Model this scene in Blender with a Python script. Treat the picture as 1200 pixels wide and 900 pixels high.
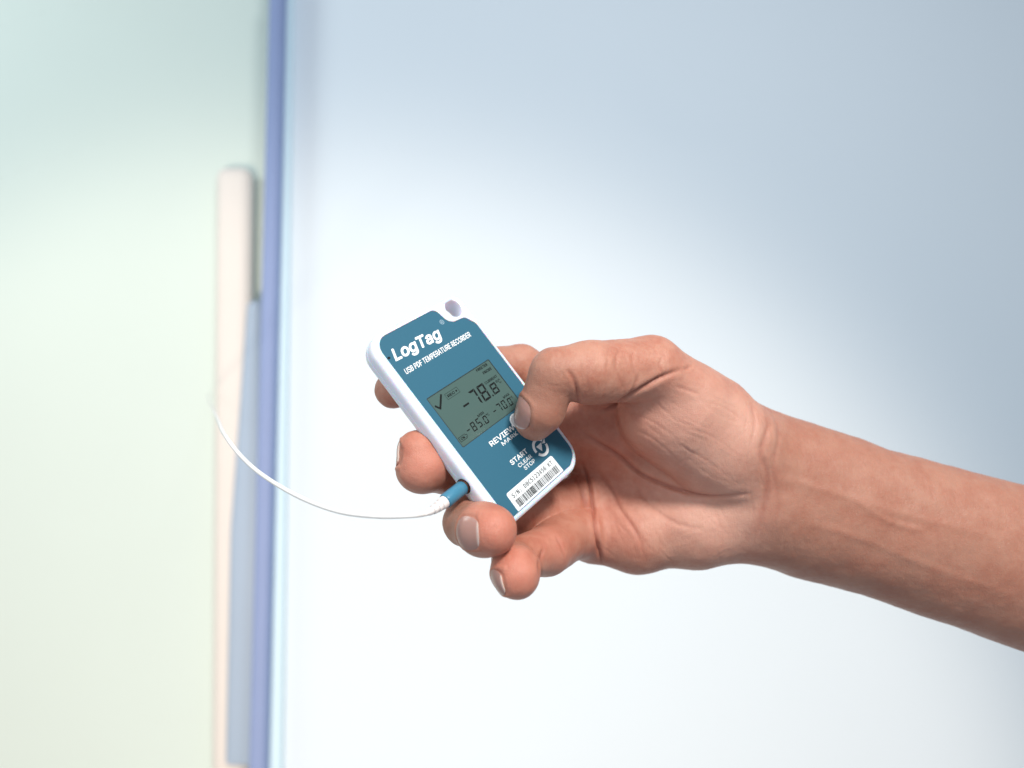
import bpy, bmesh, math, random
import numpy as np
from mathutils import Vector, Matrix, noise
from mathutils.geometry import tessellate_polygon

for o in list(bpy.data.objects): bpy.data.objects.remove(o)
scene = bpy.context.scene
C = scene.collection
random.seed(4)

# ------------------------------------------------------------------ camera, light, exposure
FPX = 860.0            # focal length in photo pixels (1200 wide)
CAMZ = 1.4
cam_d = bpy.data.cameras.new('camera'); cam = bpy.data.objects.new('camera', cam_d); C.objects.link(cam)
cam.location = (0, 0, CAMZ); cam.rotation_euler = (math.radians(90), 0, 0)
cam_d.sensor_width = 36.0; cam_d.lens = 36.0*FPX/1200.0
cam_d.clip_start = 0.01; cam_d.clip_end = 50
cam_d.dof.use_dof = True; cam_d.dof.focus_distance = 0.296; cam_d.dof.aperture_fstop = 5.8
scene.camera = cam

world = bpy.data.worlds.new('World'); scene.world = world; world.use_nodes = True
bg = world.node_tree.nodes['Background']
bg.inputs['Color'].default_value = (0.74, 0.83, 0.93, 1); bg.inputs['Strength'].default_value = 0.385

def P(px, py, d):
    """point (metres) seen at photo pixel px,py at d millimetres in front of the camera"""
    return Vector(((px-600)/FPX*d, d, -(py-450)/FPX*d))*0.001 + Vector((0, 0, CAMZ))

def aim(o, target):
    o.rotation_euler = (Vector(target)-o.location).to_track_quat('-Z', 'Y').to_euler()

def area(name, loc, target, size, power, color):
    l = bpy.data.lights.new(name, 'AREA'); l.shape = 'DISK'; l.size = size; l.energy = power; l.color = color
    o = bpy.data.objects.new(name, l); C.objects.link(o); o.location = loc; aim(o, target); return o
HC = P(700, 540, 310)
area('key_lamp', (0.34, -0.40, 2.16), HC, 0.22, 14.8, (1.0, 0.965, 0.92))
area('fill_lamp', (-0.5, -0.5, 1.7), HC, 0.7, 3.0, (0.93, 0.97, 1.0))
area('overhead_wall_fill', (0.35, 0.35, 3.0), (0.3, 1.1, 1.4), 0.8, 1.3, (0.88, 0.95, 1.0))  # added overhead light, out of view, lifts the back wall
sp = bpy.data.lights.new('wall_spot', 'SPOT'); so = bpy.data.objects.new('wall_spot', sp); C.objects.link(so)
area('room_wall_fill', (-1.5, 0.5, 2.3), (-0.85, 1.48, 1.95), 0.5, 7.5, (0.95, 1.0, 0.97))  # extra unseen light, put in to brighten the mint wall
so.location = (-0.40, -1.2, 0.38); aim(so, (-0.40, 1.3, 0.38))
sp.energy = 208; sp.spot_size = math.radians(65); sp.spot_blend = 0.34; sp.shadow_soft_size = 0.12; sp.color = (1.0, 0.81, 0.63)

scene.view_settings.view_transform = 'Standard'; scene.view_settings.look = 'None'
scene.view_settings.exposure = 0.0; scene.view_settings.gamma = 1.0
scene.render.resolution_x = 1024; scene.render.resolution_y = 768

# ------------------------------------------------------------------ materials
def principled(name, color, rough=0.5, **kw):
    m = bpy.data.materials.new(name); m.use_nodes = True
    b = m.node_tree.nodes['Principled BSDF']
    b.inputs['Base Color'].default_value = (*color, 1); b.inputs['Roughness'].default_value = rough
    for k, v in kw.items():
        b.inputs[k.replace('_', ' ')].default_value = v
    return m, m.node_tree, b

def fine(name, color, rough, var=0.03, scale=900.0, bump=0.02, **kw):
    """plain surface with slight noise in tone, gloss and relief"""
    m, nt, b = principled(name, color, rough, **kw)
    tc = nt.nodes.new('ShaderNodeTexCoord')
    n = nt.nodes.new('ShaderNodeTexNoise'); n.inputs['Scale'].default_value = scale; n.inputs['Detail'].default_value = 3
    nt.links.new(tc.outputs['Object'], n.inputs['Vector'])
    mr = nt.nodes.new('ShaderNodeMapRange'); mr.inputs['To Min'].default_value = 1-var; mr.inputs['To Max'].default_value = 1+var
    nt.links.new(n.outputs['Fac'], mr.inputs['Value'])
    mx = nt.nodes.new('ShaderNodeMix'); mx.data_type = 'RGBA'; mx.blend_type = 'MULTIPLY'; mx.inputs[0].default_value = 1
    mx.inputs[6].default_value = (*color, 1)
    nt.links.new(mr.outputs[0], mx.inputs[7]); nt.links.new(mx.outputs[2], b.inputs['Base Color'])
    if bump:
        bp = nt.nodes.new('ShaderNodeBump'); bp.inputs['Strength'].default_value = bump; bp.inputs['Distance'].default_value = 0.0002
        nt.links.new(n.outputs['Fac'], bp.inputs['Height']); nt.links.new(bp.outputs[0], b.inputs['Normal'])
    return m

M_case = fine('white_translucent_plastic', (0.80, 0.84, 0.94), 0.30, 0.01, 400, 0.02, Subsurface_Weight=0.6, Subsurface_Scale=0.004)
M_label = fine('teal_label', (0.030, 0.130, 0.198), 0.6, 0.05, 2500, 0.2, Specular_IOR_Level=0.25)
M_print = fine('white_print', (0.86, 0.88, 0.88), 0.6, 0.02, 2500, 0.05)
M_grey_print = fine('grey_print', (0.45, 0.58, 0.66), 0.6, 0.02, 2500, 0.05)
M_lcd = fine('lcd_glass', (0.072, 0.125, 0.114), 0.22, 0.04, 60, 0, Specular_IOR_Level=0.3)
M_black = fine('lcd_black', (0.008, 0.010, 0.010), 0.4, 0.02, 900, 0, Specular_IOR_Level=0.2)
M_edge = fine('lcd_edge', (0.02, 0.03, 0.03), 0.4, 0.02, 900, 0)
M_sticker = fine('white_sticker', (0.80, 0.84, 0.86), 0.45, 0.02, 900, 0.05)
M_teal = fine('teal_plug', (0.055, 0.22, 0.34), 0.33, 0.03, 900, 0.1)
M_relief = fine('white_rubber', (0.86, 0.80, 0.77), 0.5, 0.03, 900, 0.2)
M_cable = fine('white_cable', (0.88, 0.86, 0.83), 0.45, 0.03, 900, 0.2)
M_brass = fine('brass', (0.30, 0.10, 0.05), 0.4, 0.1, 900, 0.1, Metallic=0.6)
M_wall = fine('freezer_liner', (0.68, 0.78, 0.87), 0.8, 0.008, 5, 0.0)
M_room = fine('mint_wall', (0.66, 0.765, 0.735), 0.8, 0.02, 3, 0.0)
M_bar = fine('blue_gasket', (0.24, 0.32, 0.56), 0.6, 0.04, 8, 0.0)
M_jamb = fine('pale_jamb', (0.62, 0.82, 0.93), 0.6, 0.03, 8, 0.0)
M_cream = fine('cream_metal', (0.78, 0.74, 0.71), 0.6, 0.02, 8, 0.0)
M_pblue = fine('pale_blue_plastic', (0.38, 0.48, 0.62), 0.5, 0.02, 8, 0.0)

# ------------------------------------------------------------------ helpers
def mesh_obj(name, verts, faces, mat, parent=None, smooth=False):
    me = bpy.data.meshes.new(name); me.from_pydata([tuple(v) for v in verts], [], faces); me.update()
    if mat: me.materials.append(mat)
    if smooth: me.polygons.foreach_set('use_smooth', [True]*len(me.polygons))
    o = bpy.data.objects.new(name, me); C.objects.link(o)
    if parent: o.parent = parent
    return o

def fix_normals(o):
    bm = bmesh.new(); bm.from_mesh(o.data); bmesh.ops.recalc_face_normals(bm, faces=bm.faces); bm.to_mesh(o.data); bm.free()

def tag(o, label=None, cat=None, group=None, kind=None):
    if label: o['label'] = label
    if cat: o['category'] = cat
    if group: o['group'] = group
    if kind: o['kind'] = kind
    return o

def rounded_poly(pts, radii, seg=10):
    """rounded polygon; pts in order, radius per corner"""
    out = []; n = len(pts)
    for i in range(n):
        p0 = Vector(pts[i-1]); p1 = Vector(pts[i]); p2 = Vector(pts[(i+1) % n]); r = radii[i]
        if r <= 0: out.append(tuple(p1)); continue
        a = (p0-p1).normalized(); b = (p2-p1).normalized()
        ang = a.angle(b); t = r/math.tan(ang/2); c = p1+(a+b).normalized()*(r/math.sin(ang/2))
        s = p1+a*t-c; e = p1+b*t-c
        a0 = math.atan2(s.y, s.x); a1 = math.atan2(e.y, e.x)
        while a1-a0 > math.pi: a1 -= 2*math.pi
        while a1-a0 < -math.pi: a1 += 2*math.pi
        for k in range(seg+1):
            q = a0+(a1-a0)*k/seg; out.append((c.x+r*math.cos(q), c.y+r*math.sin(q)))
    return out

def offset_loop(loop, d):
    """inset a closed loop by d (either winding)"""
    n = len(loop); A = sum(loop[i][0]*loop[(i+1) % n][1]-loop[(i+1) % n][0]*loop[i][1] for i in range(n))
    s = 1 if A > 0 else -1; out = []
    for i in range(n):
        p0 = Vector(loop[i-1]); p1 = Vector(loop[i]); p2 = Vector(loop[(i+1) % n])
        e1 = (p1-p0).normalized(); e2 = (p2-p1).normalized()
        n1 = Vector((-e1.y, e1.x))*s; n2 = Vector((-e2.y, e2.x))*s
        m = (n1+n2); m = m.normalized() if m.length > 1e-6 else n1
        out.append(tuple(p1+m*d/max(0.5, m.dot(n1))))
    return out

# ------------------------------------------------------------------ background setting
def box_px(name, corners, d0, thick, mat, parent=None, bevel=0.006):
    """prism: four front corners given where they stand at distance d0, extruded away by thick (mm)"""
    f = [P(x, y, d0) for x, y in corners]; k = [v+Vector((0, thick*0.001, 0)) for v in f]; n = len(f)
    faces = [list(range(n)), list(range(2*n-1, n-1, -1))]+[[i, (i+1) % n, n+(i+1) % n, n+i] for i in range(n)]
    o = mesh_obj(name, f+k, faces, mat, parent); fix_normals(o)
    if bevel:
        m = o.modifiers.new('bevel', 'BEVEL'); m.width = bevel; m.segments = 4; m.limit_method = 'ANGLE'
        for p in o.data.polygons: p.use_smooth = True
    return o

w = box_px('back_wall', [(318, -900), (2600, -900), (2600, 1900), (318, 1900)], 1300, 40, M_wall, bevel=0); tag(w, kind='structure')
w = box_px('room_wall', [(-1800, -900), (400, -900), (400, 1900), (-1800, 1900)], 1480, 40, M_room, bevel=0); tag(w, kind='structure')

fr = bpy.data.objects.new('door_frame', None); C.objects.link(fr); fr.location = P(320, 450, 1255)
tag(fr, 'narrow upright blue door edge, out of focus, leaning slightly left of the white wall', 'door frame')
def under(o, parent):
    o.parent = parent; o.matrix_parent_inverse = Matrix.Translation(-parent.location); return o
under(box_px('gasket', [(315.5, -60), (332.5, -60), (308.5, 960), (288.5, 960)], 1255, 30, M_bar, bevel=0.008), fr)
under(box_px('jamb', [(330, -200), (345, -200), (327, 1100), (300, 1100)], 1286, 14, M_jamb, bevel=0.012), fr)

cab = box_px('cabinet', [(250, 193), (293, 193), (284, 1200), (243, 1200)], 1430, 45, M_cream, bevel=0.03)
tag(cab, 'blurred cream cabinet edge with rounded top corner against the mint wall', 'cabinet')
cur = box_px('door_handle_panel', [(288, 352), (306, 350), (306, 900), (262, 900), (268, 620)], 1400, 25, M_pblue, bevel=0.02)
tag(cur, 'blurred pale blue tapering panel in front of the cream cabinet', 'panel')

# ------------------------------------------------------------------ temperature logger
MM = 0.001
U = Vector((0.6021, 0.6777, 0.4221)); V = Vector((0.6053, -0.0428, -0.7948)); N = Vector((-0.5206, 0.7341, -0.4360))
dev = bpy.data.objects.new('temperature_logger', None); C.objects.link(dev)
DO = Vector((-15.50, 296.25, -6.89))*MM+Vector((0, 0, CAMZ))
rm = Matrix((U, -V, -N)).transposed().to_4x4(); dev.matrix_world = Matrix.Translation(DO) @ rm
tag(dev, 'teal and white handheld temperature logger with grey display reading -78.8, held in the hand', 'data logger')
def L(u, v, z=0.0): return Vector(((u-25.69)*MM, -(v-43.06)*MM, z*MM))
def DW(u, v, z=0.0): return dev.matrix_world @ L(u, v, z)

def prism(name, loop, z0, z1, mat, parent, holes=(), bevel=0.0):
    """solid plate between z0 (back) and z1 (front), loops in device mm"""
    loops = [list(loop)]+[list(h) for h in holes]; verts = []; faces = []
    fl = offset_loop(loop, bevel) if bevel else loop
    front = [fl]+[list(h) for h in holes]
    tri = tessellate_polygon([[Vector((x, y, 0)) for x, y in lp] for lp in front])
    n = sum(len(l) for l in front)
    verts += [L(x, y, z1) for lp in front for x, y in lp]; faces += [tuple(t) for t in tri]
    mid0 = len(verts); verts += [L(x, y, z1-bevel) for lp in loops for x, y in lp]
    bot0 = len(verts); verts += [L(x, y, z0) for lp in loops for x, y in lp]
    faces += [tuple(bot0+i for i in reversed(t)) for t in tri]
    s = 0
    for lp in loops:
        m = len(lp)
        for i in range(m):
            a, b = s+i, s+(i+1) % m
            faces.append((a, b, mid0+b, mid0+a)); faces.append((mid0+a, mid0+b, bot0+b, bot0+a))
        s += m
    o = mesh_obj(name, verts, faces, mat, parent); fix_normals(o); return o

def circle(cu, cv, r, n=32, ru=None): return [(cu+(ru or r)*math.cos(2*math.pi*i/n), cv+r*math.sin(2*math.pi*i/n)) for i in range(n)]

case_loop = rounded_poly([(0, 0), (41, 0), (55.2, 0), (55.4, 91.3), (0, 90.6)], [9, 0, 4.5, 10.5, 3.5], 14)
label_loop = rounded_poly([(3.9, 2.1), (38.6, 2.0), (41.0, 10.6), (49.8, 11.2), (53.0, 16.0), (53.0, 85.2), (46.5, 88.4), (4.2, 88.4)],
                          [6.2, 3.0, 4.6, 3.0, 3.0, 6.0, 2.0, 1.0], 10)
hole = circle(47.9, 5.6, 4.1, 36)
port_c = (67.7, -4.3)

def build_case():
    prof = [(-8.6, 2.0), (-8.3, 1.1), (-7.6, 0.45), (-6.3, 0.1), (-5.1, 0.0), (-4.9, 0.22), (-4.5, 0.26), (-4.3, 0.0), (-2.6, 0.0), (-1.3, 0.18), (-0.5, 0.55), (0.0, 1.25), (0.12, 1.8)]
    verts = []; faces = []; n = len(case_loop); rings = []
    for z, ins in prof:
        lp = offset_loop(case_loop, ins) if ins else case_loop
        rings.append(len(verts)); verts += [L(x, y, z) for x, y in lp]
    for a, b in zip(rings, rings[1:]):
        for i in range(n): faces.append((a+i, a+(i+1) % n, b+(i+1) % n, b+i))
    # front face with recess and lanyard hole
    rec = offset_loop(label_loop, -0.12)
    top = [offset_loop(case_loop, 1.8), rec, circle(47.9, 5.6, 4.1+0.5, 36)]
    tri = tessellate_polygon([[Vector((x, y, 0)) for x, y in lp] for lp in top])
    base = len(verts); verts += [L(x, y, 0.12) for lp in top for x, y in lp]; faces += [tuple(base+i for i in t) for t in tri]
    r0 = base+len(top[0]); m = len(rec); fl = len(verts); verts += [L(x, y, -0.45) for x, y in rec]
    for i in range(m): faces.append((r0+i, r0+(i+1) % m, fl+(i+1) % m, fl+i))
    t2 = tessellate_polygon([[Vector((x, y, 0)) for x, y in rec]]); faces += [tuple(fl+i for i in t) for t in t2]
    # hole wall
    h0 = r0+m; hn = 36; prev = h0
    for z, rr in ((-0.2, 4.15), (-0.8, 4.0), (-7.6, 4.0), (-8.6, 4.4)):
        s = len(verts); verts += [L(x, y, z) for x, y in circle(47.9, 5.6, rr, hn)]
        for i in range(hn): faces.append((prev+i, prev+(i+1) % hn, s+(i+1) % hn, s+i))
        prev = s
    back = [offset_loop(case_loop, 2.0), circle(47.9, 5.6, 4.4, hn)]
    tri = tessellate_polygon([[Vector((x, y, 0)) for x, y in lp] for lp in back])
    base = len(verts); verts += [L(x, y, -8.6) for lp in back for x, y in lp]; faces += [tuple(base+i for i in reversed(t)) for t in tri]
    o = mesh_obj('case', verts, faces, M_case, dev)
    bm = bmesh.new(); bm.from_mesh(o.data); bmesh.ops.remove_doubles(bm, verts=bm.verts, dist=1e-6)
    bmesh.ops.recalc_face_normals(bm, faces=bm.faces); bm.to_mesh(o.data); bm.free()
    for p in o.data.polygons: p.use_smooth = True
    o.data.set_sharp_from_angle(angle=math.radians(40))
    return o
case = build_case()

lcd_rect = [(7.5, 31.9), (46.2, 31.9), (46.2, 55.7), (7.5, 55.7)]
label = prism('front_label', label_loop, -0.42, -0.12, M_label, dev, holes=[rounded_poly(lcd_rect, [0.5]*4, 3)])
prism('display_bezel', rounded_poly(lcd_rect, [0.5]*4, 3), -0.44, -0.16, M_edge, dev,
      holes=[rounded_poly([(7.85, 32.2), (45.9, 32.2), (45.9, 55.4), (7.85, 55.4)], [0.3]*4, 3)])
screen = prism('display', rounded_poly([(7.85, 32.2), (45.9, 32.2), (45.9, 55.4), (7.85, 55.4)], [0.3]*4, 3), -0.44, -0.30, M_lcd, dev)
LZ = -0.30; PZ = -0.12

def polys(name, loops, z, mat, parent, th=0.035):
    verts = []; faces = []
    for lp in loops:
        t = tessellate_polygon([[Vector((x, y, 0)) for x, y in lp]]); b = len(verts); n = len(lp)
        verts += [L(x, y, z+th) for x, y in lp]+[L(x, y, z+0.002) for x, y in lp]
        faces += [tuple(b+i for i in q) for q in t]
        faces += [(b+i, b+(i+1) % n, b+n+(i+1) % n, b+n+i) for i in range(n)]
    o = mesh_obj(name, verts, faces, mat, parent); fix_normals(o); return o

import os
def shipped_font(fn):
    """font that ships inside Blender; None falls back to the built-in one"""
    try:
        p = os.path.join(bpy.utils.resource_path('LOCAL'), 'datafiles', 'fonts', fn)
        return bpy.data.fonts.load(p) if os.path.exists(p) else None
    except Exception: return None
F_SANS = shipped_font('Inter.woff2'); F_MONO = shipped_font('DejaVuSansMono.woff2')
def text_print(name, body, u0, u1, vb, cap, z, mat, parent, bold=0.0, shear=0.0, ref='H', th=0.035, drift=0.0, font=None):
    """lettering from u0 to u1 on baseline vb with capital height cap (mm); bold = stroke growth in mm"""
    def raw(s):
        cu = bpy.data.curves.new('t', 'FONT'); cu.body = s; cu.size = 1; cu.resolution_u = 4
        f = font or F_SANS
        if f: cu.font = f
        ob = bpy.data.objects.new('t', cu); C.objects.link(ob); bpy.context.view_layer.update()
        me = bpy.data.meshes.new_from_object(ob); vs = np.array([v.co[:] for v in me.vertices]); fs = [tuple(p.vertices) for p in me.polygons]
        bpy.data.objects.remove(ob); bpy.data.curves.remove(cu); bpy.data.meshes.remove(me); return vs, fs
    vs, _ = raw(ref); c = vs[:, 1].max()-vs[:, 1].min(); b0 = vs[:, 1].min()
    vs, fs = raw(body); x0, x1 = vs[:, 0].min(), vs[:, 0].max()
    u0 += bold; u1 -= bold; cap -= 2*bold; vb -= bold
    flat = []
    for v in vs:
        hgt = (v[1]-b0)/c*cap; t = (v[0]-x0)/(x1-x0); flat.append((u0+t*(u1-u0)+shear*hgt, vb+drift*t-hgt))
    sh = [(0, 0)] if bold <= 0 else [(bold*math.cos(a*math.pi/5), bold*math.sin(a*math.pi/5)) for a in range(10)]
    edges = {}
    for f in fs:
        for i in range(len(f)):
            e = (f[i], f[(i+1) % len(f)])
            if (e[1], e[0]) in edges: edges[(e[1], e[0])] = 2
            else: edges[e] = 1
    verts = []; faces = []
    for q, (dx, dy) in enumerate(sh):
        b = len(verts); n = len(flat); zz = z+th+q*0.0025
        verts += [L(x+dx, y+dy, zz) for x, y in flat]; faces += [tuple(b+i for i in f) for f in fs]
        if q == 0:
            verts += [L(x+dx, y+dy, z+0.002) for x, y in flat]
            faces += [(b+e2, b+a, b+n+a, b+n+e2) for (a, e2), k in edges.items() if k == 1]
    return mesh_obj(name, verts, faces, mat, parent)

text_print('logo_print', 'LogTag', 6.7, 32.6, 13.3, 5.2, PZ, M_print, label, bold=0.27, shear=0.33, drift=1.0)
text_print('subtitle_print', 'USB PDF TEMPERATURE RECORDER', 7.0, 46.3, 19.8, 2.35, PZ, M_print, label, bold=0.07, shear=0.18)
ring = lambda cu, cv, r0, r1, a0, a1, n=20: [(cu+r1*math.cos(a0+(a1-a0)*i/n), cv+r1*math.sin(a0+(a1-a0)*i/n)) for i in range(n+1)]+[(cu+r0*math.cos(a1-(a1-a0)*i/n), cv+r0*math.sin(a1-(a1-a0)*i/n)) for i in range(n+1)]
polys('registered_mark', [ring(37.9, 8.3, 0.85, 1.05, 0, 3.14), ring(37.9, 8.3, 0.85, 1.05, 3.14, 6.28)], PZ, M_grey_print, label)
text_print('registered_letter', 'R', 37.55, 38.3, 8.75, 0.9, PZ, M_grey_print, label)
polys('status_light_hole', [circle(4.95, 10.7, 0.5, 16, 0.75)], PZ, M_black, label)
text_print('review_print', 'REVIEW', 19.0, 34.6, 62.2, 2.25, PZ, M_print, label, bold=0.09)
text_print('mark_print', 'MARK', 24.0, 34.2, 64.7, 1.65, PZ, M_print, label, bold=0.035)
text_print('start_print', 'START', 21.6, 32.5, 73.0, 2.1, PZ, M_print, label, bold=0.09)
text_print('clear_print', 'CLEAR', 23.9, 32.6, 75.6, 1.6, PZ, M_print, label, bold=0.035)
text_print('stop_print', 'STOP', 25.6, 32.6, 77.9, 1.6, PZ, M_print, label, bold=0.035)
prism('review_button', circle(37.7, 59.9, 3.3, 32), -0.12, 0.25, M_print, dev, bevel=0.2)
def arc_deg(a, b): return ring(39.4, 74.6, 2.9, 4.1, math.radians(a), math.radians(b))
sb = polys('start_button', [arc_deg(5, 150), arc_deg(170, 330), [(37.6, 73.4), (41.4, 73.2), (38.9, 76.3)],
      [(39.4+4.9*math.cos(5.9), 74.6+4.9*math.sin(5.9)), (39.4+2.1*math.cos(5.9), 74.6+2.1*math.sin(5.9)), (39.4+3.5*math.cos(6.25), 74.6+3.5*math.sin(6.25))]], PZ, M_print, dev, th=0.12)

# serial sticker
st = prism('serial_sticker', rounded_poly([(10.4, 80.0), (41.4, 80.0), (41.8, 88.2), (10.2, 88.2)], [1.0, 1.0, .4, .4], 5), -0.12, -0.06, M_sticker, dev)
SZ = -0.06
def mono(name, body, u0, u1, vb, cap, z, mat, parent, bold=0.0):
    cw = (u1-u0)/len(body)
    for i, ch in enumerate(body):
        if ch == ' ': continue
        wd = {'1': 0.5, '/': 0.62, ':': 0.2}.get(ch, 0.76)*cw; c = u0+(i+0.5)*cw
        text_print(name, ch, c-wd/2, c+wd/2, vb, cap, z, mat, parent, bold=bold, font=F_MONO)
mono('serial_character', 'S/N: D0C5123456 KT', 12.1, 39.5, 83.2, 1.75, SZ, M_black, st, 0.03)
rb = random.Random(7); bars = []; u = 12.1
while u < 39.6:
    wd = rb.choice([0.16, 0.16, 0.2, 0.32, 0.5]); bars.append([(u, 84.2), (u+wd, 84.2), (u+wd, 87.4), (u, 87.4)]); u += wd+rb.choice([0.15, 0.18, 0.3, 0.42])
for bb in bars: polys('barcode_bar', [bb], SZ, M_black, st, th=0.03)

# display contents
SEG = {'0': 'abcdef', '5': 'afgcd', '7': 'abcf', '8': 'abcdefg'}
def digit(name, ch, u, v, w, h, t, slant=0.10):
    g = t*0.12; hh = h/2
    def tr(x, y): return (u+x+slant*(h-y), v+y)
    S = {'a': [(g, 0), (w-g, 0), (w-t-g, t), (t+g, t)], 'd': [(t+g, h-t), (w-t-g, h-t), (w-g, h), (g, h)],
         'f': [(0, g), (t, t+g), (t, hh-t/2-g), (0, hh-g)], 'e': [(0, hh+g), (t, hh+t/2+g), (t, h-t-g), (0, h-g)],
         'b': [(w, g), (w, hh-g), (w-t, hh-t/2-g), (w-t, t+g)], 'c': [(w, hh+g), (w, h-g), (w-t, h-t-g), (w-t, hh+t/2+g)],
         'g': [(g+t*.3, hh), (t, hh-t/2), (w-t, hh-t/2), (w-g-t*.3, hh), (w-t, hh+t/2), (t, hh+t/2)]}
    segs = SEG[ch]
    if ch == '7': segs = 'abc'
    polys(name, [[tr(*p) for p in S[s]] for s in segs], LZ, M_black, screen, th=0.03)
def bar(name, u0, v0, u1, v1, parent=screen): polys(name, [[(u0, v0), (u1, v0), (u1, v1), (u0, v1)]], LZ, M_black, parent, th=0.03)
def dot(u, v, s): bar('decimal_point', u, v, u+s, v+s)
bar('minus_sign', 20.0, 42.2, 23.4, 43.0)
digit('digit', '7', 25.4, 38.8, 3.9, 7.2, 0.92); digit('digit', '8', 30.6, 38.8, 4.2, 7.2, 0.92)
dot(35.7, 45.3, 0.75); digit('digit', '8', 37.0, 41.2, 3.7, 4.8, 0.76)
def unit(u, v, s):
    polys('degree_sign', [ring(u, v+s*.25, s*.13, s*.26, 0, 3.14, 8), ring(u, v+s*.25, s*.13, s*.26, 3.14, 6.28, 8)], LZ, M_black, screen, th=0.03)
    text_print('celsius_sign', 'C', u+s*.4, u+s*1.05, v+s, s, LZ, M_black, screen, bold=0.02)
unit(42.3, 41.2, 2.0)
text_print('current_word', 'CURRENT', 36.4, 44.4, 40.3, 1.15, LZ, M_black, screen, bold=0.03)
text_print('freezer_word', 'FREEZER', 36.9, 43.9, 33.95, 1.2, LZ, M_black, screen, bold=0.05)
text_print('probe_word', 'PROBE', 39.0, 44.5, 36.35, 1.2, LZ, M_black, screen, bold=0.05)
text_print('min_word', 'MIN', 22.8, 26.5, 49.6, 1.1, LZ, M_black, screen, bold=0.035)
text_print('max_word', 'MAX', 39.8, 43.8, 49.5, 1.1, LZ, M_black, screen, bold=0.035)
bar('minus_sign', 14.0, 51.1, 15.7, 51.55)
digit('digit', '8', 16.7, 49.5, 2.3, 3.8, 0.50); digit('digit', '5', 20.1, 49.5, 2.2, 3.8, 0.50); dot(22.9, 53.0, 0.4); digit('digit', '0', 23.9, 50.3, 2.1, 3.4, 0.50)
unit(27.0, 50.2, 1.2)
bar('minus_sign', 30.8, 51.1, 32.5, 51.55)
digit('digit', '7', 33.4, 49.5, 2.2, 3.8, 0.50); digit('digit', '0', 36.6, 49.5, 2.2, 3.8, 0.50); dot(39.4, 53.0, 0.4); digit('digit', '0', 40.2, 50.2, 2.1, 3.4, 0.50)
unit(43.0, 50.2, 1.2)
def strokes(name, pts, wdt, parent=screen, closed=False):
    loops = []; m = len(pts)
    for i in range(m if closed else m-1):
        a = Vector(pts[i]); b = Vector(pts[(i+1) % m]); d = (b-a).normalized(); q = Vector((-d.y, d.x))*wdt/2; e = d*wdt*0.3
        loops.append([tuple(a-e+q), tuple(b+e+q), tuple(b+e-q), tuple(a-e-q)])
    polys(name, loops, LZ, M_black, parent, th=0.03)
strokes('check_mark', [(9.0, 36.3), (10.3, 38.1), (14.6, 33.7)], 0.85)
strokes('record_box', [(16.0, 34.4), (23.2, 34.4), (23.2, 36.9), (16.0, 36.9)], 0.13, closed=True)
text_print('record_word', 'REC', 16.8, 20.9, 36.25, 1.15, LZ, M_black, screen, bold=0.05)
polys('record_dot', [circle(22.0, 35.65, 0.42, 14)], LZ, M_black, screen, th=0.03)
strokes('battery_symbol', [(8.6, 51.6), (12.2, 51.6), (12.2, 52.1), (12.9, 52.1), (12.9, 53.0), (12.2, 53.0), (12.2, 53.5), (8.6, 53.5)], 0.18, closed=True)
text_print('battery_word', 'OK', 9.3, 11.6, 53.05, 1.0, LZ, M_black, screen, bold=0.05)

# socket in the left wall
def tube(name, pts, radii, mat, parent=None, seg=20, cap=True):
    pts = [Vector(p) for p in pts]; verts = []; faces = []; t = (pts[1]-pts[0]).normalized()
    a = t.orthogonal().normalized()
    for i, p in enumerate(pts):
        tt = (pts[min(i+1, len(pts)-1)]-pts[max(i-1, 0)]).normalized()
        if tt.length == 0: tt = t
        a = (a-tt*a.dot(tt)).normalized(); b = tt.cross(a)
        for k in range(seg):
            q = 2*math.pi*k/seg; verts.append(p+(a*math.cos(q)+b*math.sin(q))*radii[i])
    for i in range(len(pts)-1):
        for k in range(seg): faces.append((i*seg+k, i*seg+(k+1) % seg, (i+1)*seg+(k+1) % seg, (i+1)*seg+k))
    if cap: faces += [tuple(range(seg-1, -1, -1)), tuple((len(pts)-1)*seg+k for k in range(seg))]
    o = mesh_obj(name, verts, faces, mat, parent, smooth=True); fix_normals(o)
    o.data.set_sharp_from_angle(angle=math.radians(45)); return o
pv, pz = 67.6, -4.4
tube('probe_socket', [L(0.6, pv, pz), L(-0.25, pv, pz)], [3.25*MM, 3.25*MM], M_black, dev, 28)
tube('socket_ring', [L(0.6, pv, pz), L(-0.40, pv, pz)], [2.95*MM, 2.95*MM], M_brass, dev, 28)

# probe cable: plug, strain relief, cable
pc = bpy.data.objects.new('probe_cable', None); C.objects.link(pc); pc.location = DW(-6, pv, pz)
tag(pc, 'thin white probe cable with teal plug, curving left from the side of the logger', 'cable')
ax = lambda s: DW(-s, pv, pz)
plug = under(tube('plug', [ax(0.42), ax(0.9), ax(1.1), ax(10.4), ax(10.8), ax(11.0)], [r*MM for r in (2.4, 2.55, 2.75, 2.85, 2.75, 2.5)], M_teal, None, 32), pc)
rp, rr = [], []
prof = [(10.9, 2.35), (12.2, 2.35), (13.4, 2.2), (13.5, 1.85), (13.9, 1.8), (14.0, 2.05), (15.1, 2.0), (15.2, 1.6), (15.6, 1.55), (15.7, 1.85), (16.8, 1.75), (16.9, 1.35), (17.3, 1.3), (17.4, 1.5), (18.4, 1.35), (18.8, 1.0), (19.4, 0.9)]
bend = (P(455, 604, 262)-ax(19.4)).normalized()
def sr(s):
    k = max(0, (s-13)/6.4); return ax(s)+bend*(k*k*1.6*MM)
under(tube('strain_relief', [sr(s) for s, r in prof], [r*MM for s, r in prof], M_relief, None, 24), pc)
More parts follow.
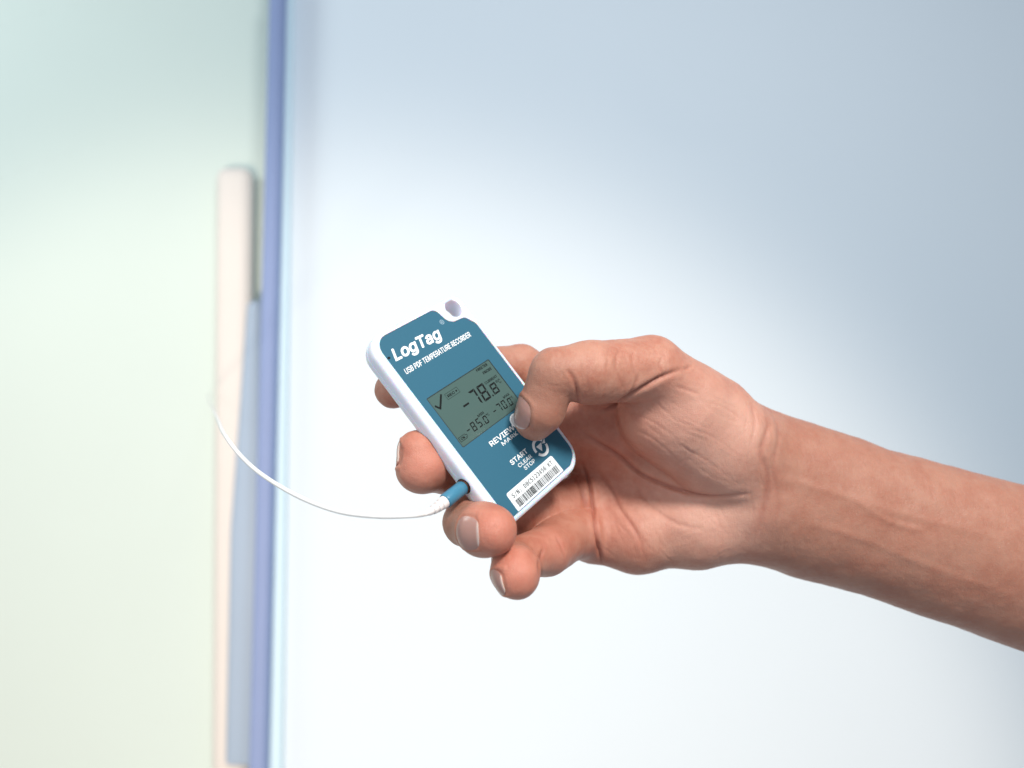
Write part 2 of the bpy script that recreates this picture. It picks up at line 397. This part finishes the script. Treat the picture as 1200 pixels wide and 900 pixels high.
def crom(pts, n=16):
    out = []; pts = [pts[0]*2-pts[1]]+pts+[pts[-1]*2-pts[-2]]
    for i in range(1, len(pts)-2):
        p0, p1, p2, p3 = pts[i-1:i+3]
        for k in range(n):
            t = k/n; out.append(0.5*((2*p1)+(p2-p0)*t+(2*p0-5*p1+4*p2-p3)*t*t+(3*p1-p0-3*p2+p3)*t**3))
    out.append(pts[-2]); return out
cp = [sr(18.6), sr(19.6), P(480, 604.5, 262), P(440, 605, 263), P(395, 599, 268), P(350, 582, 276), P(308, 557, 286), P(282, 534, 296), P(263, 509, 310), P(256, 494, 370), P(249, 478, 600), P(244, 466, 1000), P(247.5, 458, 1452)]
path = crom(cp, 14); under(tube('cable', path, [0.85*MM]*len(path), M_cable, None, 14), pc)

# ------------------------------------------------------------------ hand (one continuous skin)
def Q(px, py, d): return np.array(((px-600)/FPX*d, d, -(py-450)/FPX*d), dtype=np.float32)   # mm, camera at origin

def cone(p, a, b, ra, rb, flat=None):
    """tapered capsule; flat=(axis, k) squeezes the section along axis by factor k"""
    sc = 1.0
    if flat is not None:
        ax_, k = flat; ax_ = np.asarray(ax_, np.float32); ax_ = ax_/np.linalg.norm(ax_)
        m = (a+b)/2
        def sq(q): return q+((q-m)@ax_)[..., None]*ax_*(1/k-1)
        p = sq(p); a = sq(a); b = sq(b); sc = 1.0 if k > 1 else (0.5+0.5*k)
    ba = b-a; l2 = float(ba@ba); h = np.clip(((p-a)@ba)/max(l2, 1e-6), 0, 1)
    return (np.linalg.norm(p-a-h[..., None]*ba, axis=-1)-(ra+(rb-ra)*h))*sc

def smin(a, b, k):
    h = np.clip(0.5+0.5*(b-a)/k, 0, 1); return b+(a-b)*h-k*h*(1-h)

def chain(p, nodes, k=2.0, flat=None):
    d = None
    for (x0, y0, d0, r0), (x1, y1, d1, r1) in zip(nodes, nodes[1:]):
        c = cone(p, Q(x0, y0, d0), Q(x1, y1, d1), r0, r1, flat); d = c if d is None else smin(d, c, k)
    return d

INDEX = [(462, 457, 299, 7.6), (500, 440, 313, 8.6), (560, 430, 331, 9.4), (610, 430, 343, 9.8), (650, 458, 348, 14), (700, 470, 354, 13)]
MIDDLE = [(490, 528, 287, 8.2), (495, 548, 287, 9.5), (522, 552, 306, 9.2), (590, 545, 338, 11), (650, 510, 350, 15), (690, 520, 356, 13)]
RING = [(577, 622, 269, 9.0), (567, 621, 273, 9.9), (548, 612, 286, 8.9), (550, 592, 305, 9.3), (600, 606, 323, 11), (650, 600, 342, 14), (690, 585, 352, 13)]
PINKY = [(605, 675, 271, 8.6), (604, 668, 274, 9.5), (600, 655, 290, 8.2), (640, 646, 306, 10.2), (662, 628, 330, 11.5), (700, 620, 345, 12)]
THUMB_D = [(627, 491, 296, 8.5), (634, 480, 294, 9.6), (650, 440, 291, 9.9)]
THUMB_P = [(651, 437, 291, 10.4), (690, 436, 296, 12.6), (762, 433, 311, 13.8), (835, 483, 326, 16.2)]
FR = np.array((0, 1, 0.0))

CREASE = [  # polyline px, half width mm, depth mm
    ([(677, 502), (700, 518), (723, 533), (743, 549), (762, 561), (793, 573), (832, 582), (885, 578)], 1.5, 1.15),
    ([(681, 541), (692, 572), (696, 603), (700, 634), (706, 664)], 1.2, 1.7),
    ([(672, 556), (681, 575), (688, 600)], 1.2, 0.6),
    ([(696, 549), (716, 572), (727, 596), (743, 619), (754, 642)], 1.4, 0.6),
    ([(740, 560), (760, 590), (790, 612), (830, 622)], 1.8, 0.3),
    ([(665, 432), (671, 442), (676, 458), (678, 480)], 1.1, 0.7),
    ([(700, 482), (716, 477), (735, 465), (755, 453), (774, 442), (800, 432)], 1.4, 1.3),
    ([(640, 448), (648, 452), (660, 452)], 0.7, 0.12), ([(728, 402), (722, 425), (728, 452)], 1.0, 0.22), ([(744, 402), (741, 425), (745, 444)], 0.9, 0.2),
    ([(715, 404), (712, 425), (714, 450)], 0.8, 0.15), ([(820, 470), (850, 478), (880, 500)], 0.9, 0.12), ([(800, 500), (835, 512), (868, 535)], 0.9, 0.12), ([(790, 520), (820, 535), (850, 555)], 0.9, 0.12),
    ([(725, 480), (760, 492), (790, 512)], 0.9, 0.14), ([(740, 500), (770, 518), (800, 545)], 0.9, 0.12),
    ([(600, 690), (612, 690)], 0.5, 0.05),
    ([(747, 440), (743, 453), (736, 462)], 1.0, 0.4), ([(800, 434), (812, 428)], 1.0, 0.4),
    ([(776, 440), (772, 428), (776, 418)], 0.9, 0.3), ([(790, 452), (820, 462)], 1.0, 0.25),
    ([(893, 470), (899, 500), (892, 530), (900, 560), (893, 600), (880, 640)], 2.2, 0.5),
    ([(902, 475), (912, 510), (906, 550), (912, 590), (900, 640)], 1.8, 0.3),
    ([(880, 470), (884, 500), (878, 525)], 1.2, 0.25),
    ([(637, 640), (632, 660), (633, 675)], 0.9, 0.6), ([(652, 628), (658, 640), (662, 655)], 0.8, 0.3),
    ([(700, 425), (698, 440), (701, 460)], 0.8, 0.18), ([(690, 425), (688, 440), (690, 462)], 0.8, 0.2), ([(682, 424), (682, 440), (684, 462)], 0.8, 0.22),
    ([(655, 404), (659, 414), (660, 425)], 0.7, 0.2), ([(648, 404), (651, 414), (652, 424)], 0.7, 0.18), ([(641, 406), (643, 415), (643, 424)], 0.7, 0.15),
]

rc = random.Random(11)
def scatter(n, x0, x1, y0, y1, ang, spread, ln, dep, wid=0.62):
    for _ in range(n):
        x = rc.uniform(x0, x1); y = rc.uniform(y0, y1); a = math.radians(ang+rc.uniform(-spread, spread)); l = ln*rc.uniform(0.5, 1.3)
        dx, dy = math.cos(a)*l/2, math.sin(a)*l/2; b = rc.uniform(-3, 3)
        CREASE.append(([(x-dx, y-dy), (x-dy*0.1+b*0.3, y+dx*0.1+b), (x+dx, y+dy)], wid*rc.uniform(0.9, 1.4), dep*rc.uniform(0.5, 1.2)))
scatter(22, 740, 870, 470, 560, 32, 12, 38, 0.11)
scatter(10, 760, 860, 470, 560, -60, 14, 22, 0.09)
scatter(16, 705, 860, 590, 655, 55, 18, 30, 0.12)
scatter(10, 720, 850, 590, 655, -25, 14, 26, 0.09)
scatter(12, 685, 745, 402, 465, 92, 8, 24, 0.12)
scatter(8, 636, 668, 404, 440, 75, 14, 16, 0.12)
scatter(10, 640, 672, 450, 505, 25, 22, 12, 0.06)
scatter(12, 870, 925, 490, 640, 88, 8, 46, 0.13)
scatter(8, 890, 1180, 520, 680, 75, 14, 50, 0.08, 1.2)
CREASE += [([(905, 560), (960, 572), (1050, 600), (1200, 638)], 3.6, -0.28), ([(930, 610), (1000, 628), (1080, 660), (1190, 700)], 3.2, -0.22), ([(1000, 585), (1040, 610), (1090, 625)], 2.6, -0.3)]

def sdf(p):
    thumb = smin(chain(p, THUMB_D, 2.0), chain(p, THUMB_P, 3.0), 1.6)
    fingers = chain(p, INDEX, 3)
    fingers = smin(fingers, chain(p, MIDDLE, 3), 1.0)
    fingers = smin(fingers, chain(p, RING, 2.5), 0.8)
    fingers = smin(fingers, chain(p, PINKY, 1.2), 0.7)
    # palm plate of four metacarpals
    palm = chain(p, [(690, 470, 356, 13), (800, 510, 350, 15), (900, 555, 345, 20)], 6)
    palm = smin(palm, chain(p, [(685, 530, 356, 13), (790, 560, 350, 17), (900, 570, 345, 22)], 6), 8)
    palm = smin(palm, chain(p, [(690, 590, 352, 13), (800, 600, 350, 17), (890, 585, 345, 22)], 6), 8)
    hypo = chain(p, [(694, 626, 345, 13.5), (745, 627, 344, 16.5), (815, 614, 343, 19.5), (878, 590, 345, 22)], 6)
    palm = smin(palm, hypo, 7)
    then_ = chain(p, [(755, 447, 320, 14), (798, 482, 325, 20.5), (848, 518, 331, 21), (895, 556, 343, 22)], 8)
    then_ = smin(then_, cone(p, Q(775, 492, 326), Q(845, 538, 333), 18, 19), 8)
    web = chain(p, [(700, 462, 335, 8), (760, 470, 335, 12)], 5)
    palm = smin(palm, web, 7)
    palm = smin(palm, cone(p, Q(664, 494, 346), Q(730, 505, 346), 14, 16), 7)
    arm = cone(p, Q(890, 566, 345), Q(955, 590, 347), 33, 33, (FR, 0.74))
    arm = smin(arm, cone(p, Q(955, 590, 347), Q(1500, 756, 358), 33.5, 44, (FR, 0.8)), 10)
    body = smin(smin(palm, then_, 3.0), arm, 14)
    body = smin(body, thumb, 4.0)
    return smin(body, fingers, 2.5)

# nails: (px, py, depth) seat, direction of growth, outward normal, width, length mm
def nvec(*v): v = np.array(v, float); return v/np.linalg.norm(v)

def march(x0, x1, y0, y1, z0, z1, h):
    B = 4; H = h*B
    nx, ny, nz = [int(math.ceil((b-a)/H)) for a, b in ((x0, x1), (y0, y1), (z0, z1))]
    gx = x0+H*(np.arange(nx)+0.5); gy = y0+H*(np.arange(ny)+0.5); gz = z0+H*(np.arange(nz)+0.5)
    G = np.stack(np.meshgrid(gx, gy, gz, indexing='ij'), -1).astype(np.float32)
    cd = sdf(G.reshape(-1, 3)).reshape(nx, ny, nz)
    D = np.repeat(np.repeat(np.repeat(cd, B, 0), B, 1), B, 2).astype(np.float32)
    act = np.argwhere(np.abs(cd) < H*2.0)
    off = np.stack(np.meshgrid(np.arange(B), np.arange(B), np.arange(B), indexing='ij'), -1).reshape(-1, 3)
    for s in range(0, len(act), 20000):
        idx = (act[s:s+20000, None, :]*B+off[None]).reshape(-1, 3)
        pts = (idx*h+np.array((x0, y0, z0))+h*0.5).astype(np.float32)
        D[idx[:, 0], idx[:, 1], idx[:, 2]] = sdf(pts)
    S = D < 0
    corners = [(i, j, k) for i in (0, 1) for j in (0, 1) for k in (0, 1)]
    n0, n1, n2 = D.shape
    cnt = sum(S[i:n0-1+i, j:n1-1+j, k:n2-1+k].astype(np.int8) for i, j, k in corners)
    cells = np.argwhere((cnt > 0) & (cnt < 8)); ids = -np.ones((n0-1, n1-1, n2-1), np.int32); ids[tuple(cells.T)] = np.arange(len(cells))
    acc = np.zeros((len(cells), 3)); num = np.zeros(len(cells))
    for a in corners:
        for ax_ in range(3):
            if a[ax_]: continue
            b = list(a); b[ax_] = 1
            va = D[tuple((cells+a).T)]; vb = D[tuple((cells+b).T)]; m = (va < 0) != (vb < 0)
            t = np.where(m, va/np.where(m, va-vb, 1), 0); pt = np.array(a)[None]+(np.array(b)-np.array(a))[None]*t[:, None]
            acc += pt*m[:, None]; num += m
    V_ = (cells+acc/num[:, None])*h+np.array((x0, y0, z0))+h*0.5
    quads = []
    for ax_ in range(3):
        u_, w_ = [(1, 2), (2, 0), (0, 1)][ax_]
        sl = [slice(1, -1)]*3; lo = [slice(None)]*3
        A = np.moveaxis(S, ax_, 0); e = A[:-1] != A[1:]
        pos = np.argwhere(e)
        full = np.zeros_like(pos); full[:, ax_] = pos[:, 0]
        rest = [a for a in range(3) if a != ax_]; full[:, rest[0]] = pos[:, 1]; full[:, rest[1]] = pos[:, 2]
        ok = (full[:, u_] > 0) & (full[:, w_] > 0) & (full[:, u_] < D.shape[u_]-1) & (full[:, w_] < D.shape[w_]-1); full = full[ok]
        du = np.zeros(3, int); du[u_] = 1; dw = np.zeros(3, int); dw[w_] = 1
        q = np.stack([ids[tuple((full-du-dw).T)], ids[tuple((full-dw).T)], ids[tuple(full.T)], ids[tuple((full-du).T)]], 1)
        flip = ~S[tuple(full.T)]; q[flip] = q[flip][:, ::-1]; quads.append(q)
    return V_.astype(np.float32), np.concatenate(quads)

def grad(p, e=0.25):
    g = np.stack([sdf(p+np.eye(3, dtype=np.float32)[i]*e)-sdf(p-np.eye(3, dtype=np.float32)[i]*e) for i in range(3)], -1)
    return g/np.maximum(np.linalg.norm(g, axis=1, keepdims=True), 1e-6)

def nail_frame(c, f, n):
    n = nvec(*n); c = np.array(c, float)+n*12
    for _ in range(60): c = c-n*float(sdf(c[None].astype(np.float32))[0])*0.8
    f = np.array(f, float); f = nvec(*(f-n*(f@n))); return c, f, n, np.cross(f, n)
def dirw(a, b): return Q(*b)-Q(*a)
NAILS = [
    (Q(618, 484, 292), dirw((648, 440, 291), (622, 496, 296)), (-0.86, -0.50, 0.05), 13.0, 12.6),
    (Q(556, 621, 268), dirw((548, 612, 286), (577, 622, 266)), (-0.72, -0.69, -0.1), 12.5, 12),
    (Q(590, 680, 268), dirw((600, 655, 290), (605, 673, 268)), (-0.92, -0.22, -0.32), 9.5, 9.5),
    (Q(478, 535, 284), dirw((522, 552, 306), (492, 535, 282)), (-0.88, 0.45, 0.2), 10, 10)]
HV, HQ = march(-66, 340, 252, 398, -158, 28, 0.66)
g = grad(HV); HV = HV-g*sdf(HV)[:, None]*0.9

def smooth_line(poly, n=8):
    p = np.array(poly, float); p = np.vstack([2*p[0]-p[1], p, 2*p[-1]-p[-2]]); out = []
    for i in range(1, len(p)-2):
        for k in range(n):
            t = k/n; out.append(0.5*((2*p[i])+(p[i+1]-p[i-1])*t+(2*p[i-1]-5*p[i]+4*p[i+1]-p[i+2])*t*t+(3*p[i]-p[i-1]-3*p[i+1]+p[i+2])*t**3))
    out.append(p[-2]); return np.array(out)
def seg_dist(xy, poly):
    poly = smooth_line(poly); d = np.full(len(xy), 1e9); w = np.zeros(len(xy)); m = len(poly)-1
    for i in range(m):
        a = poly[i]; ab = poly[i+1]-a
        h = np.clip(((xy-a)@ab)/(ab@ab), 0, 1); dd = np.linalg.norm(xy-a-h[:, None]*ab, axis=1); b = dd < d
        d[b] = dd[b]; w[b] = (i+h[b])/m
    return d, np.clip(np.minimum(w, 1-w)/0.22, 0.0, 1)**0.8

pxy = np.stack([HV[:, 0]/HV[:, 1]*FPX+600, -HV[:, 2]/HV[:, 1]*FPX+450], 1)
facing = np.clip(-(g*HV).sum(1)/np.linalg.norm(HV, axis=1)*3, 0, 1)
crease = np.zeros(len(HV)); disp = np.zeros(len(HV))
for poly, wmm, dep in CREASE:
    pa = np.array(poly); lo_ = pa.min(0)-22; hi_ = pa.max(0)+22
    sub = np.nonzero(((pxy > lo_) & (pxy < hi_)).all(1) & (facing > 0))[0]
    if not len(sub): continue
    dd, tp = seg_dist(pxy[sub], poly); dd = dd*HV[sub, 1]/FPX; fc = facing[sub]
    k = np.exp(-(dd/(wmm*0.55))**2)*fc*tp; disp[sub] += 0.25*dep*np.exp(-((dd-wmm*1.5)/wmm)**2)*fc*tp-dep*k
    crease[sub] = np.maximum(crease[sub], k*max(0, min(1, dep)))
# gentle fleshy unevenness
lump = np.array([noise.noise(Vector(v)*0.055)*0.7+noise.noise(Vector(v)*0.16)*0.18+noise.noise(Vector(v)*0.5)*0.06 for v in HV.tolist()])
mask = np.ones(len(HV))
for c_, f_, n_, w_, l_ in NAILS:
    c_, f_, n_, s_ = nail_frame(c_, f_, n_)
    q = HV-c_; x_ = q@s_/(w_/2); y_ = q@f_/(l_/2); h_ = q@n_
    rad = (np.abs(x_)**2.6+np.abs(y_)**2.6)**(1/2.6); on = (h_ > -w_*0.55)*np.clip((g@n_)*3, 0, 1)
    disp -= 0.50*np.clip((1.0-rad)/0.10, 0, 1)*on
    disp += 0.38*np.exp(-((rad-1.15)/0.13)**2)*on*(y_ < 0.75)
    mask *= 1-np.exp(-(rad/1.4)**4)*on
HV = HV+g*(disp+lump*mask)[:, None]
# redness: fingertips and pads are pinker than palm
def near(px, py, d, r): return np.exp(-(np.linalg.norm(HV-Q(px, py, d), axis=1)/r)**2)
red = near(577, 622, 262, 13)+near(608, 672, 265, 13)+near(495, 545, 280, 13)+0.8*near(645, 640, 300, 13)+0.5*near(700, 630, 330, 22)+0.4*near(780, 500, 310, 22)+0.5*near(700, 510, 340, 25)
pale = 1.1*near(810, 495, 305, 22)+near(860, 500, 315, 16)+near(850, 600, 325, 20)+0.6*near(800, 590, 325, 25)
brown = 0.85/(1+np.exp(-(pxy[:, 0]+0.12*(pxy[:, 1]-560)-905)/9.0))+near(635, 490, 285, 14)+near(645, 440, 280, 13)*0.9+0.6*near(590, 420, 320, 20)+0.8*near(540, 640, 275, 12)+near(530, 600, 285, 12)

me = bpy.data.meshes.new('hand'); me.vertices.add(len(HV)); me.vertices.foreach_set('co', (HV*MM+np.array((0, 0, CAMZ))).astype(np.float32).ravel())
me.loops.add(len(HQ)*4); me.loops.foreach_set('vertex_index', HQ.astype(np.int32).ravel())
me.polygons.add(len(HQ)); me.polygons.foreach_set('loop_start', np.arange(0, len(HQ)*4, 4, dtype=np.int32)); me.polygons.foreach_set('loop_total', np.full(len(HQ), 4, np.int32))
me.polygons.foreach_set('use_smooth', np.ones(len(HQ), bool)); me.update(calc_edges=True); me.validate()
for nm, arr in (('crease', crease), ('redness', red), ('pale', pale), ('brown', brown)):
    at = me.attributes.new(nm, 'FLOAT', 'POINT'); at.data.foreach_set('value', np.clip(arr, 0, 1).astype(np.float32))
hand = bpy.data.objects.new('hand', me); C.objects.link(hand)
tag(hand, 'left hand with bare wrist, palm towards the viewer, thumb pressing the logger from the right', 'hand')

def skin_material():
    m, nt, b = principled('skin', (0.5, 0.25, 0.18), 0.5, Subsurface_Weight=0.22, Subsurface_Scale=0.004, Specular_IOR_Level=0.4)
    b.inputs['Subsurface Radius'].default_value = (1.0, 0.35, 0.2)
    nd = nt.nodes.new; lk = nt.links.new
    tc = nd('ShaderNodeTexCoord')
    def nz(scale, detail=3, rough=0.55, kind='ShaderNodeTexNoise'):
        n = nd(kind); n.inputs['Scale'].default_value = scale
        if kind == 'ShaderNodeTexNoise': n.inputs['Detail'].default_value = detail; n.inputs['Roughness'].default_value = rough
        lk(tc.outputs['Object'], n.inputs['Vector']); return n
    def mix(fac, a, bcol, mul=1.0):
        mx = nd('ShaderNodeMix'); mx.data_type = 'RGBA'
        if mul != 1.0:
            mm = nd('ShaderNodeMath'); mm.operation = 'MULTIPLY'; mm.inputs[1].default_value = mul; lk(fac, mm.inputs[0]); fac = mm.outputs[0]
        lk(fac, mx.inputs[0])
        if isinstance(a, tuple): mx.inputs[6].default_value = (*a, 1)
        else: lk(a, mx.inputs[6])
        mx.inputs[7].default_value = (*bcol, 1); return mx.outputs[2]
    n1 = nz(85, 6, 0.68); r1 = nd('ShaderNodeMapRange'); r1.inputs['From Min'].default_value = 0.40; r1.inputs['From Max'].default_value = 0.60; lk(n1.outputs['Fac'], r1.inputs['Value'])
    col = mix(r1.outputs[0], (0.53, 0.255, 0.178), (0.45, 0.172, 0.112))
    n2 = nz(350, 3, 0.6); r2 = nd('ShaderNodeMapRange'); r2.inputs['From Min'].default_value = 0.45; r2.inputs['From Max'].default_value = 0.7; lk(n2.outputs['Fac'], r2.inputs['Value'])
    col = mix(r2.outputs[0], col, (0.56, 0.28, 0.19), 0.35)
    def attr(nm):
        a = nd('ShaderNodeAttribute'); a.attribute_name = nm; return a.outputs['Fac']
    col = mix(attr('redness'), col, (0.62, 0.205, 0.140), 0.6)
    col = mix(attr('pale'), col, (0.70, 0.40, 0.31), 0.6)
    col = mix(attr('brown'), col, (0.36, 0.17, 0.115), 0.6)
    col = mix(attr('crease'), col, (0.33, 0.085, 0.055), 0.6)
    lk(col, b.inputs['Base Color'])
    # skin grain: cells plus stretched fine lines
    v = nz(1100, kind='ShaderNodeTexVoronoi'); v.feature = 'DISTANCE_TO_EDGE'
    f = nz(2200, 4, 0.7)
    mp = nd('ShaderNodeMapping'); mp.inputs['Rotation'].default_value = (0, 0.5, 0); mp.inputs['Scale'].default_value = (1.0, 1.0, 0.22)
    lk(tc.outputs['Object'], mp.inputs['Vector']); ln = nd('ShaderNodeTexNoise'); ln.inputs['Scale'].default_value = 700; ln.inputs['Detail'].default_value = 4; ln.inputs['Distortion'].default_value = 0.6
    lk(mp.outputs[0], ln.inputs['Vector'])
    mid = nz(220, 4, 0.6)
    def mathn(op, a, c):
        q = nd('ShaderNodeMath'); q.operation = op
        for i, s in enumerate((a, c)):
            if isinstance(s, (int, float)): q.inputs[i].default_value = s
            else: lk(s, q.inputs[i])
        return q.outputs[0]
    h = mathn('ADD', mathn('MULTIPLY', mathn('MINIMUM', v.outputs['Distance'], 0.12), 2.0), mathn('MULTIPLY', f.outputs['Fac'], 0.35))
    h = mathn('ADD', h, mathn('MULTIPLY', ln.outputs['Fac'], 0.9)); h = mathn('ADD', h, mathn('MULTIPLY', mid.outputs['Fac'], 1.0))
    bp = nd('ShaderNodeBump'); bp.inputs['Strength'].default_value = 0.35; bp.inputs['Distance'].default_value = 0.0008
    lk(h, bp.inputs['Height']); lk(bp.outputs[0], b.inputs['Normal'])
    rr_ = nd('ShaderNodeMapRange'); rr_.inputs['To Min'].default_value = 0.36; rr_.inputs['To Max'].default_value = 0.56; lk(n2.outputs['Fac'], rr_.inputs['Value']); lk(rr_.outputs[0], b.inputs['Roughness'])
    return m
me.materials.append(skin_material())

def nail_material():
    m, nt, b = principled('nail', (0.52, 0.30, 0.25), 0.25, Subsurface_Weight=0.15, Subsurface_Scale=0.002)
    a = nt.nodes.new('ShaderNodeAttribute'); a.attribute_name = 'tip'
    mx = nt.nodes.new('ShaderNodeMix'); mx.data_type = 'RGBA'; mx.inputs[6].default_value = (0.42, 0.235, 0.195, 1); mx.inputs[7].default_value = (0.74, 0.62, 0.56, 1)
    nt.links.new(a.outputs['Fac'], mx.inputs[0]); nt.links.new(mx.outputs[2], b.inputs['Base Color'])
    tc = nt.nodes.new('ShaderNodeTexCoord'); n = nt.nodes.new('ShaderNodeTexNoise'); n.inputs['Scale'].default_value = 700
    nt.links.new(tc.outputs['Object'], n.inputs['Vector']); bp = nt.nodes.new('ShaderNodeBump'); bp.inputs['Strength'].default_value = 0.1; bp.inputs['Distance'].default_value = 0.0002
    nt.links.new(n.outputs['Fac'], bp.inputs['Height']); nt.links.new(bp.outputs[0], b.inputs['Normal']); return m
M_nail = nail_material()

def nail(name, c, fwd, nrm, width, length, label_=None, lift=0.12):
    """nail plate bent round the fingertip: a superellipse patch wrapped on to the skin"""
    c, fwd, nrm, side = nail_frame(c, fwd, nrm)
    NU, NV = 20, 18; pts = []; tipw = []
    for j in range(NV+1):
        t = j/NV*2-1
        for i in range(NU+1):
            s = i/NU*2-1
            k = (1-abs(t)**2.6*0.97)**(1/2.6) if t < 0 else (1-abs(t)**3*0.75)**(1/2.6)
            x = s*width/2*k; y = t*length/2+(0.10*(1-s*s)*t*length/2 if t > 0 else 0)
            pts.append(c+side*x+fwd*y-nrm*(0.35*x*x/(width/2))*0.8); tipw.append(float(np.clip((t-0.84+0.05*s*s)/0.1, 0, 1)))
    P_ = np.array(pts, np.float32)
    for _ in range(6):
        dd = sdf(P_)+0.12; P_ = P_-grad(P_)*np.clip(dd, -2, 2)[:, None]*0.8
    ng = grad(P_)
    top = P_+ng*(0.12+lift); bot = P_-ng*0.5
    vs = np.concatenate([top, bot]); n = len(top); faces = []
    W = NU+1
    for j in range(NV):
        for i in range(NU):
            a = j*W+i; faces.append((a, a+1, a+W+1, a+W)); faces.append((n+a, n+a+W, n+a+W+1, n+a+1))
    edge = [i for i in range(W)]+[j*W+NU for j in range(1, NV+1)]+[NV*W+i for i in range(NU-1, -1, -1)]+[j*W for j in range(NV-1, 0, -1)]
    for a, b in zip(edge, edge[1:]+edge[:1]): faces.append((b, a, n+a, n+b))
    o = mesh_obj(name, vs*MM+np.array((0, 0, CAMZ)), faces, M_nail, hand, smooth=True); fix_normals(o)
    at = o.data.attributes.new('tip', 'FLOAT', 'POINT'); at.data.foreach_set('value', np.array(tipw*2, np.float32)*0.8)
    o.data.set_sharp_from_angle(angle=math.radians(50))
    if label_: o['label'] = label_
    return o
for nm_, a_ in zip(('thumbnail', 'fingernail', 'fingernail', 'fingernail'), NAILS): nail(nm_, *a_)
